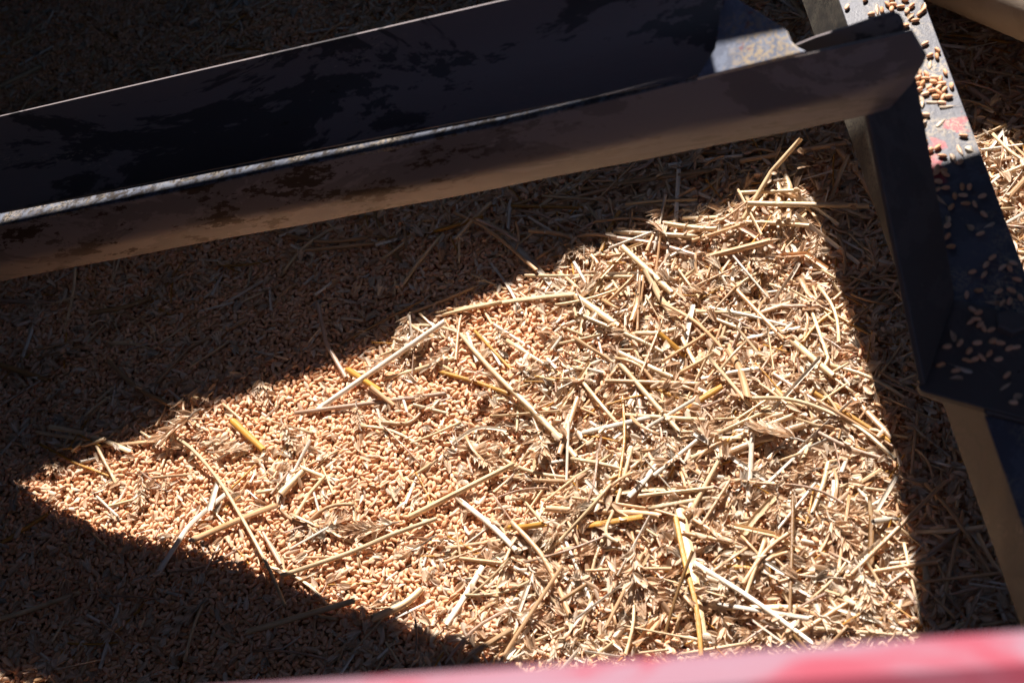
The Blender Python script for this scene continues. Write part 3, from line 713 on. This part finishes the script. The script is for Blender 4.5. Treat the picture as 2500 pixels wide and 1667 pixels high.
S = [  # (control points in the photograph, width, colour, options)
 ([(1110,757),(1265,733),(1404,718)],13,'pale',dict(flat=.6)), ([(1004,764),(1090,730),(1160,700)],8,'tan',{}), ([(781,996),(1087,784)],12,'white',dict(lift=(0,.008))),
 ([(721,1008),(1090,960)],10,'pink',{}), ([(569,1029),(646,1101)],17,'golden',{}), ([(409,1056),(468,1095),(532,1169),(579,1244),(627,1329),(664,1403),(696,1478)],8.5,'pale',dict(lift=(.003,.006))),
 ([(686,1405),(850,1350),(957,1305),(1068,1265)],11,'pale',dict(lift=(0,.003))), ([(470,1318),(600,1262),(678,1232)],15,'tan',dict(flat=.8)), ([(686,1206),(742,1148)],18,'pale',{}),
 ([(388,1395),(430,1330),(470,1275),(552,1205)],13,'white',dict(flat=.6)), ([(512,1240),(532,1172)],14,'white',dict(half=True)), ([(630,1287),(668,1340),(690,1382)],10,'white',dict(half=True)),
 ([(642,1300),(686,1378)],8,'pink',{}), ([(776,744),(797,840),(845,922)],10,'pink',dict(lift=(.012,0),soft=False)), ([(818,845),(1031,733)],6,'brown',{}),
 ([(850,903),(930,955)],14,'golden',{}), ([(905,945),(962,990)],12,'tan',{}), ([(941,925),(1116,872)],9,'pale',{}), ([(1079,909),(1169,935),(1244,962)],10,'golden',{}),
 ([(1159,808),(1249,903)],7,'golden',{}), ([(1127,819),(1201,903),(1371,1074)],10,'pale',dict(lift=(0,.003))), ([(1407,723),(1511,798)],15,'pale',{}), ([(1511,885),(1660,1055)],12,'pale',dict(lift=(0,.004))),
 ([(1660,1055),(1755,1052)],8,'tan',{}), ([(1780,856),(1807,905),(1826,973)],16,'tan',dict(node=.42)), ([(1835,972),(1915,973),(1995,994),(2101,1047),(2186,1121)],9,'pale',dict(lift=(.002,.004))),
 ([(1989,959),(2059,1004),(2175,1079)],10,'golden',dict(lift=(.004,.002))), ([(2080,967),(2127,1015),(2178,1068)],14,'tan',dict(flat=.6)), ([(1758,1113),(1878,1065),(1965,1036)],17,'tan',dict(node=.5)),
 ([(1596,1161),(1745,1039)],10,'white',{}), ([(1678,1265),(1755,1124)],11,'pale',{}), ([(1827,1225),(1837,1057)],12,'white',{}), ([(1713,1281),(1782,1172),(1896,1182)],7,'tan',dict(soft=False,lift=(.001,.004))),
 ([(1936,1209),(1933,1339),(1927,1525)],8,'brown',dict(lift=(.003,.003))), ([(2000,1057),(2080,1095),(2180,1126)],10,'pink',{}), ([(1699,1376),(1835,1461),(1984,1570)],12,'white',dict(lift=(.003,.003))),
 ([(1659,1243),(1675,1312),(1691,1387),(1718,1578)],24,'pale',dict(flat=.35,lift=(.003,.003))), ([(1650,1262),(1672,1370),(1700,1480),(1712,1600)],12,'golden',dict(flat=.5,lift=(.006,.003))), ([(1691,1344),(1654,1445),(1617,1568)],8,'brown',dict(lift=(.008,.002))),
 ([(1250,951),(1356,1057),(1410,1121)],12,'pale',{}), ([(1250,1166),(1356,1174),(1465,1166)],9,'tan',dict(node=.5)), ([(1332,1241),(1569,1254),(1614,1262)],15,'tan',{}), ([(1396,1214),(1590,1243),(1672,1268)],7,'tan',{}),
 ([(1410,1286),(1569,1260)],14,'golden',dict(flat=.5)), ([(1519,964),(1524,1073),(1505,1206)],7,'golden',dict(lift=(.005,.001))), ([(1542,1095),(1505,1228),(1479,1297),(1510,1323)],9,'pale',{}),
 ([(1410,972),(1364,1110)],12,'tan',{}), ([(1388,1031),(1383,1174)],7,'white',{}), ([(1378,1313),(1452,1488)],8,'white',{}), ([(1250,1275),(1330,1366),(1391,1501)],11,'tan',{}),
 ([(1372,1382),(1250,1568),(1215,1632)],9,'tan',dict(lift=(.004,.002))), ([(2064,1392),(2154,1318)],14,'white',dict(half=True)), ([(2080,1400),(2308,1174)],10,'tan',dict(lift=(0,.010))), ([(2132,1273),(2194,1265)],13,'white',{}),
 ([(2207,1326),(2250,1525)],8,'pale',{}), ([(1925,1531),(2005,1477)],12,'white',dict(flat=.5)), ([(1947,1547),(2085,1461)],11,'tan',{}), ([(1995,1533),(2223,1552)],9,'pale',{}), ([(1867,1318),(1819,1456)],10,'pale',{}),
 ([(1925,1302),(1870,1345),(1814,1424)],11,'tan',{}), ([(2048,1270),(2000,1350)],9,'tan',{}), ([(2021,1132),(2010,1180),(1981,1254)],12,'pale',{}), ([(1936,834),(2037,919)],16,'pale',{}), ([(1890,914),(2048,1015)],9,'pink',{}),
 ([(1558,956),(1572,1073)],12,'pink',{}), ([(1505,1012),(1721,1025)],10,'pale',{}), ([(1564,935),(1670,977)],9,'golden',{}), ([(1479,930),(1715,938)],11,'tan',{}), ([(1511,861),(1643,922)],12,'pale',{}), ([(1610,815),(1675,871)],13,'golden',{}),
 ([(1952,343),(1883,420),(1814,535)],10,'pale',dict(lift=(.035,.001),soft=False)), ([(1824,497),(2122,503)],12,'pale',dict(lift=(.004,0))), ([(1620,545),(1734,559),(1824,543),(1976,551)],11,'pale',dict(node=.57)), ([(1691,588),(1824,545)],8,'tan',{}),
 ([(1487,606),(1628,553)],7,'white',{}), ([(1625,476),(1596,614)],7,'white',dict(lift=(.012,0))), ([(1497,566),(1707,577)],10,'pale',{}), ([(1521,604),(1641,715)],13,'pale',dict(lift=(.004,.002))), ([(1630,580),(1630,686)],7,'white',{}),
 ([(1686,598),(1625,633)],6,'white',{}), ([(1883,588),(1718,630)],14,'tan',{}), ([(1790,625),(1875,726)],6,'white',dict(lift=(.004,.002))), ([(1282,673),(1553,676)],8,'pale',{}), ([(1782,691),(1915,830)],10,'tan',{}),
 ([(1886,747),(2021,747)],9,'pink',{}), ([(2016,755),(2154,834)],8,'golden',{}), ([(2154,628),(2029,737)],8,'tan',{}), ([(1808,394),(2069,348)],11,'tan',{}), ([(1649,378),(1941,359)],9,'brown',{}), ([(1633,404),(1814,380)],9,'white',{}),
 ([(1338,500),(1511,455)],9,'tan',{}), ([(1250,503),(1436,508)],8,'golden',{}), ([(1803,471),(1952,465)],9,'pale',{}), ([(2410,293),(2520,330)],10,'pale',{}), ([(2394,367),(2520,351)],7,'white',{}), ([(2520,420),(2441,505)],14,'tan',{}),
 ([(2520,396),(2420,436)],9,'pale',{}), ([(266,882),(340,950),(420,989)],11,'tan',{}), ([(383,935),(460,850),(606,781)],8,'tan',dict(soft=False)), ([(691,617),(914,595)],8,'tan',{}), ([(-20,222),(100,163)],11,'pale',{}), ([(1040,43),(1260,0)],8,'tan',{}),
 ([(606,1541),(866,1465)],14,'pale',dict(lift=(0,.004))), ([(-10,1335),(117,1254)],10,'golden',{}), ([(909,1509),(985,1475),(1031,1435)],19,'pale',{}), ([(1000,1262),(1255,1132)],14,'pale',dict(lift=(0,.004))),
 ([(718,1265),(755,1206),(792,1164),(734,1140)],9,'pale',dict(soft=False)), ([(766,1201),(779,1249)],6,'white',{}), ([(989,1230),(1021,1158)],7,'white',dict(flat=.5)), ([(662,1206),(707,1148)],6,'pink',{}), ([(1117,1217),(1200,1283),(1262,1345)],12,'white',{}),
 ([(1085,1337),(1223,1318)],8,'tan',dict(flat=.5)), ([(1112,1361),(1250,1377)],9,'tan',{}), ([(239,1089),(388,1076)],9,'tan',dict(flat=.6)), ([(144,1100),(218,1073)],9,'pale',{}), ([(205,1072),(250,1047)],8,'pink',{}), ([(90,1055),(215,1075)],9,'pale',{}),
 ([(237,1212),(287,1259)],6,'white',{}), ([(266,1236),(356,1212)],8,'pale',{}), ([(920,994),(952,1089)],7,'white',dict(half=True)), ([(936,1031),(995,1033),(1027,1009)],10,'tan',{}), ([(1010,988),(1096,1010)],8,'pale',{}),
 ([(372,1166),(485,1156)],7,'tan',{}), ([(1164,780),(1127,770),(1112,880)],7,'tan',{}), ([(1420,770),(1560,830),(1620,860)],10,'pale',{}), ([(1700,760),(1800,800)],9,'pale',{}), ([(1670,1300),(1790,1325)],10,'tan',{}),
 ([(1310,660),(1190,560),(1110,520)],8,'tan',{}), ([(900,460),(930,560),(980,640)],7,'brown',{}), ([(660,560),(780,590),(900,580)],9,'tan',{}), ([(1240,560),(1245,505)],8,'white',{}), ([(0,735),(140,740)],9,'pink',{}), ([(0,890),(120,930)],13,'brown',{}),
 ([(770,720),(810,690)],7,'white',{}), ([(2350,1250),(2300,1480)],9,'tan',{}), ([(2165,1430),(2350,1290)],9,'pink',{}), ([(2260,1180),(2330,1260),(2420,1400)],9,'tan',{}), ([(2240,1010),(2225,1160)],9,'tan',{}),
 ([(1990,1180),(1900,1290)],7,'white',{}), ([(1440,1420),(1370,1465)],10,'brown',{}), ([(1480,1530),(1570,1350)],9,'tan',{}), ([(1590,1550),(1640,1470)],12,'tan',{}), ([(1560,1210),(1740,1190)],8,'pale',{}), ([(1900,1420),(1990,1395)],8,'tan',{}),
]
keys = ['pale', 'tan', 'white', 'pink', 'brown', 'golden']; kp = [.34, .32, .14, .10, .05, .05]
while len(straw_list) < 298-len(S):
    u, v, px, py = rand_uv()
    if not (-40 < px < 2540 and -40 < py < 1660): continue
    if rng.random() > .04+.96*rough_weight(u, v)**1.2: continue
    L = rng.uniform(70, 230)*(1 if rng.random() < .8 else 1.5); a = rng.uniform(0, math.pi); ca, sa = math.cos(a), math.sin(a)*.8
    bend = rng.normal(0, .03 if rng.random() < .7 else .10)*L; w = rng.uniform(6, 15)
    pts = [(px-ca*L/2, py-sa*L/2), (px-sa*bend, py+ca*bend), (px+ca*L/2, py+sa*L/2)]
    if any(q[0] < -100 or q[0] > 2600 or q[1] < -100 or q[1] > 1750 for q in pts): continue
    lay_straw(pts, w, keys[rng.choice(6, p=kp)], flat=rng.choice([1, 1, .7, .45]), half=rng.random() < .18, soft=rng.random() < .5, lift=(rng.uniform(0, .005), 0), node=rng.choice([None, .3, .5, .7]))

for p, w, k, kw in S: lay_straw(p, w, k, **kw)

def zone(px, py):
    x, y = px, py
    U = np.interp(x, [64, 362, 798, 1250, 1622, 1904], [1153, 1009, 850, 702, 537, 489]); Lw = np.interp(x, [60, 298, 628, 904, 1106], [1190, 1259, 1360, 1483, 1600])
    E5y = interp(L_E5, x)
    Rb = np.interp(y, [489, 707, 993, 1249, 1525], [1904, 1995, 2122, 2202, 2250])
    if x > TR(y)-10: return "beyond the bar"
    if y < interp(L_E1, x): return "in dark grain behind beam"
    if x > Rb and y > E5y: return "in shade beside the bar"
    if y < U: return "in shade under the beam"
    if x < 1106 and y > Lw: return "in dark lower left grain"
    if x < 700: return "on sunlit kernels at left"
    if x < 1250: return "on sunlit kernels near centre"
    if y < 820: return "in the sunlit heap's top corner"
    if y < 1150: return "in mid sunlit heap"
    return "in sunlit heap near the rim"
CW = dict(pale='pale yellow', white='bleached white', golden='golden', tan='tan', pink='pinkish', brown='brown')
ORD = ['first ', 'second ', 'third ', 'fourth ', 'fifth ', 'sixth ', 'seventh ', 'eighth ', 'ninth ', 'tenth ']+[f'{k}th ' for k in range(11, 80)]
def label_group(items):
    """items: (obj, base label, (px,py)); adds an ordinal counted from the pink rim where several share the words"""
    d = {}
    for it in items: d.setdefault(it[1], []).append(it)
    for b, L in d.items():
        if len(L) == 1: L[0][0]['label'] = b; continue
        L.sort(key=lambda t: -t[2][1])
        for q, it in enumerate(L): it[0]['label'] = f"{b}, {ORD[q]}from the bottom"
items = []
for o, ppx, w, key, ln, nc, soft in straw_list:
    c = np.mean(np.array(ppx), 0); sz = 'long' if ln > .06 else 'short'; th = ' thick' if w >= 13 else (' thin' if w <= 7 else '')
    bent = 'bent' if not soft and nc > 2 else ('curved' if nc > 3 else '')
    items.append((o, f"{sz}{th} {bent+' ' if bent else ''}{CW[key]} straw {zone(*c)}", c)); setp(o, None, "straw", "straws lying on the grain")
label_group(items)

# ------------------------------------------------------------------ wheat ears broken off, each a rachis with its spikelets
ears_px = [(1322,1085,95,78),(640,940,60,60),(1180,1110,40,62),(420,1045,160,85),(520,1060,10,60),(700,1060,60,65),(870,1010,75,50),(1290,1040,10,55),(330,1180,80,60),(900,1283,170,62),
 (1000,1330,160,60),(870,1283,175,55),(1600,1440,50,80),(1460,1150,110,60),(1640,1110,80,60),(1760,1040,140,60),(1545,1400,100,70),(1330,1420,45,60),(1300,1500,20,60),(1760,1500,70,70),
 (2060,1250,10,60),(1900,1240,95,60),(1950,1160,170,50),(1420,620,50,50),(1850,640,60,50),(1750,590,90,45),(2000,590,110,55),(1380,610,70,55),(430,1500,150,70),(160,1430,60,60),(60,760,170,60),(230,640,50,50),
 (110,1110,60,55),(560,1085,0,60),(980,800,120,50),(1230,830,60,55),(1070,870,150,45),(1700,700,20,55),(1870,1530,120,60),(2120,1460,80,60),(2060,1540,30,60)]
for _ in range(70):
    u, v, px, py = rand_uv()
    if -20 < px < 2500 and -20 < py < 1600 and rng.random() < .25+.75*rough_weight(u, v): ears_px.append((px, py, rng.uniform(0, 360), rng.uniform(45, 75)))
eitems = []
ear_protos = []
for v_ in range(3):
    r = random.Random(50+v_); n = (7, 5, 9)[v_]; parts = []
    for k in range(n):
        t = k/n; side = 1 if k % 2 else -1
        M = Matrix.Translation((-.012+t*.022, side*.0006, .001)) @ Matrix.Rotation(side*r.uniform(.35, .55), 4, 'Z') @ Matrix.Rotation(r.uniform(-.35, -.05), 4, 'Y')
        parts.append(xf(spikelet_vf(100+v_*20+k, 3, .0088), M))
    rach = []
    P = [Vector((-.018+.032*i/8, .0006*(-1)**i, .0005)) for i in range(9)]
    ear_protos.append((parts, P))
emesh = []
for parts, P in ear_protos:
    ms = []
    for VF in parts:
        me = bpy.data.meshes.new("spikelet"); me.from_pydata(VF[0], [], VF[1]); me.update(); me.shade_smooth(); me.materials.append(M_husk); ms.append(me)
    V, Fc, UV = tube_mesh(P, .0007, 6, False, 1, 0, None, 3); mr_ = bpy.data.meshes.new("rachis"); mr_.from_pydata([tuple(v) for v in V], [], Fc); mr_.update(); mr_.shade_smooth(); mr_.materials.append(M_dust)
    emesh.append((ms, mr_))
for q, (px, py, ang, ln) in enumerate(ears_px):
    b = to_bed(gpx(px, py, .006)); z = hs(b[0], b[1]); P = from_bed(b[0], b[1], max(z, hs(b[0]+.004, b[1]), hs(b[0]-.004, b[1]), hs(b[0], b[1]-.004))*.5+z*.5+.0020)
    a = rad(ang)*-1+math.pi
    M = BED @ Matrix.Rotation(-a if False else math.atan2(-math.sin(rad(ang))/.74, math.cos(rad(ang))), 4, 'Z') @ Matrix.Rotation(rng.normal(0, .12), 4, 'Y') @ Matrix.Rotation(rng.normal(0, .3), 4, 'X')
    e = bpy.data.objects.new("wheat_ear", None); link(e); e.empty_display_size = .01
    sc = ln/62*1.15; e.matrix_world = Matrix.Translation(Vector(P)) @ M @ Matrix.Scale(sc, 4)
    ms, mr_ = emesh[q % 3]
    for m_ in ms: c = bpy.data.objects.new("spikelet", m_); link(c); c.parent = e
    c = bpy.data.objects.new("rachis", mr_); link(c); c.parent = e
    setp(e, None, "wheat ear", "broken wheat ears on the grain")
    eitems.append((e, f"broken wheat ear {zone(px, py)}", (px, py)))
    i = int((b[0]-U0)/RES); j = int((b[1]-V0)/RES); rr_ = int(.008/RES)
    H[max(0, j-rr_):j+rr_, max(0, i-rr_):i+rr_] += .0015
label_group(eitems)

for i in range(750):
    u, v, px, py = rand_uv(); w = rough_weight(u, v)
    if rng.random() > .02+.98*w*w or not (U0+.04 < u < U1-.04 and V0+.04 < v < V1-.04): continue
    L = int(rng.choice([32, 48, 48])); put(ST_B[L], bits[L], u, v, rng.uniform(0, math.pi), .3, .001, .05, rng.uniform(0, 6.28), .0016)
# a last thin sprinkle over the straws
for i in range(6500):
    u, v, px, py = rand_uv(); w = rough_weight(u, v)
    if rng.random() > .06+.9*w: continue
    if rng.random() < .8: put(ST_H, husks, u, v, rng.uniform(0, math.pi), .6, .0012, .3, math.pi*(rng.random() < .5), .0012)
    else: put(ST_S, spiks, u, v, rng.uniform(0, math.pi), .5, .0016, .3, 0, .003)
scatter("wheat_grain", kern, kernel_protos, "tan wheat kernels heaped over the whole tank floor", "wheat grain")
scatter("chaff", husks+[], husk_protos, "papery pale husks littering the grain, thickest at the right", "chaff")
scatter("spikelet_chaff", spiks, spik_protos, "small broken spikelets scattered through the grain", "chaff")
scatter("straw_crumbs", bits[12], bit_protos[12], "tiny chopped straw crumbs among the husks", "chopped straw")
scatter("chopped_straw", bits[20], bit_protos[20], "short chopped straw pieces among the husks", "chopped straw")
scatter("straw_litter", bits[48], bit_protos[48], "finger length straw litter tangled in the chaff", "chopped straw")
scatter("straw_splinters", bits[32], bit_protos[32], "finger joint long straw splinters among the husks", "chopped straw")
print("counts", len(kern), len(husks), len(spiks), {k: len(v) for k, v in bits.items()}, len(straw_list))

# ------------------------------------------------------------------ kernels and husks lying on the bar
lit = [(1210,10),(1080,65),(1255,115),(1330,85),(1400,80),(1370,45),(1410,45),(1465,60),(1510,90),(1545,55),(1495,10),(1600,110),(1630,90),(1570,160),(1500,195),(1640,325),(1730,375),(1725,418),(1675,410),(1785,530),
 (1600,530),(1650,545),(1590,570),(1645,575),(1710,570),(1750,580),(1700,600),(1760,610),(1620,610),(1580,615),(1670,635),(1735,640),(1830,628),(1780,655),(1600,655),(1690,662),(1740,675),(1640,685),(1715,705),(1770,708),
 (1810,705),(1760,750),(1645,835),(1595,835),(1630,1020),(1730,1070),(1675,1090),(1765,1130),(1660,1155),(1725,1215),(1890,1175),(1915,985),(1770,1235),(1720,1250),(1400,5)]
lit = [(1700+x/2.94, y/2.94) for x, y in lit]
drk = [(640,40),(690,65),(650,105),(640,150),(690,140),(780,135),(820,135),(785,180),(740,185),(720,245),(850,230),(800,225),(900,285),(890,185),(700,345),(700,405),(718,460),(880,390),(835,600),(900,615),(910,560),
 (1000,575),(1040,580),(945,520),(1060,550),(805,725),(870,700),(980,705),(1050,700),(1080,640),(1100,740),(1000,770),(1040,760),(830,840),(860,855),(850,890),(870,920),(890,940),(930,950),(820,905),(855,1020),(920,1080),
 (810,1065),(800,1115),(840,1110),(880,1100),(970,1110),(1015,1195),(690,1040),(760,1020),(1050,1345),(1065,1045),(1030,1050),(980,1020),(940,1010),(740,1170),(655,1140)]
drk = [(2000+x/2.24, 400+y/2.24) for x, y in drk]
kme = [p.data for p in kernel_protos]; hme = [p.data for p in husk_protos]
R_bar = Matrix((tuple(bh), tuple(np.cross(n_top, bh)), tuple(n_top))).transposed()
def on_bar(me, name, px, py, yaw, roll, lift):
    foot = py > 770 and px > 2240
    P = bar_top(px, py)+n_top*(lift+(.0057 if foot else 0)); o = bpy.data.objects.new(name, me); link(o)
    M = R_bar @ Matrix.Rotation(yaw, 3, 'Z') @ Matrix.Rotation(roll, 3, 'X'); o.matrix_world = Matrix.Translation(Vector(P)) @ M.to_4x4() @ Matrix.Scale(.98, 4); return o
for grp, lst, words in (("kernels lying on the sunlit end of the bar", lit, "tan wheat kernel on the sunlit grey bar"), ("kernels lying on the shaded end of the bar", drk, "wheat kernel in shade on the bar's lower end")):
    its = []
    for q, (px, py) in enumerate(lst):
        o = on_bar(kme[q % 4], "wheat_kernel", px, py, random.uniform(-.5, 1.0) if random.random() < .6 else random.uniform(0, 3.1), random.uniform(0, 6.28), .0014)
        setp(o, None, "wheat kernel", grp); its.append((o, px, py))
    its.sort(key=lambda t: t[2]+t[1]*1e-4)
    for q, (o, px, py) in enumerate(its):
        k = q+1; suf = 'th' if 10 < k % 100 < 14 else {1: 'st', 2: 'nd', 3: 'rd'}.get(k % 10, 'th'); o['label'] = f"{words}, {k}{suf} from the top of the photo"
hk = [(1675,465),(1600,720),(1615,745),(1800,770),(1685,740),(1630,885),(1755,885),(1960,1077),(1895,1085),(1840,1150),(1300,80),(1540,125),(1630,60)]
hk = [(1700+x/2.94, y/2.94) for x, y in hk]+[(2000+x/2.24, 400+y/2.24) for x, y in [(670,205),(700,320),(820,350),(740,1215),(1080,1310),(780,1160),(930,340),(1010,1250),(720,980),(950,760)]]
hk.sort(key=lambda t: t[1])
for q, (px, py) in enumerate(hk):
    o = on_bar(hme[q % 6], "wheat_husk", px, py, random.uniform(0, 6.28), random.uniform(-.3, .3)+(math.pi if q % 2 else 0), .0011)
    k = q+1; suf = 'th' if 10 < k % 100 < 14 else {1: 'st', 2: 'nd', 3: 'rd'}.get(k % 10, 'th')
    setp(o, f"pale papery husk lying on the grey bar, {k}{suf} husk from the top", "husk", "husks lying on the bar")
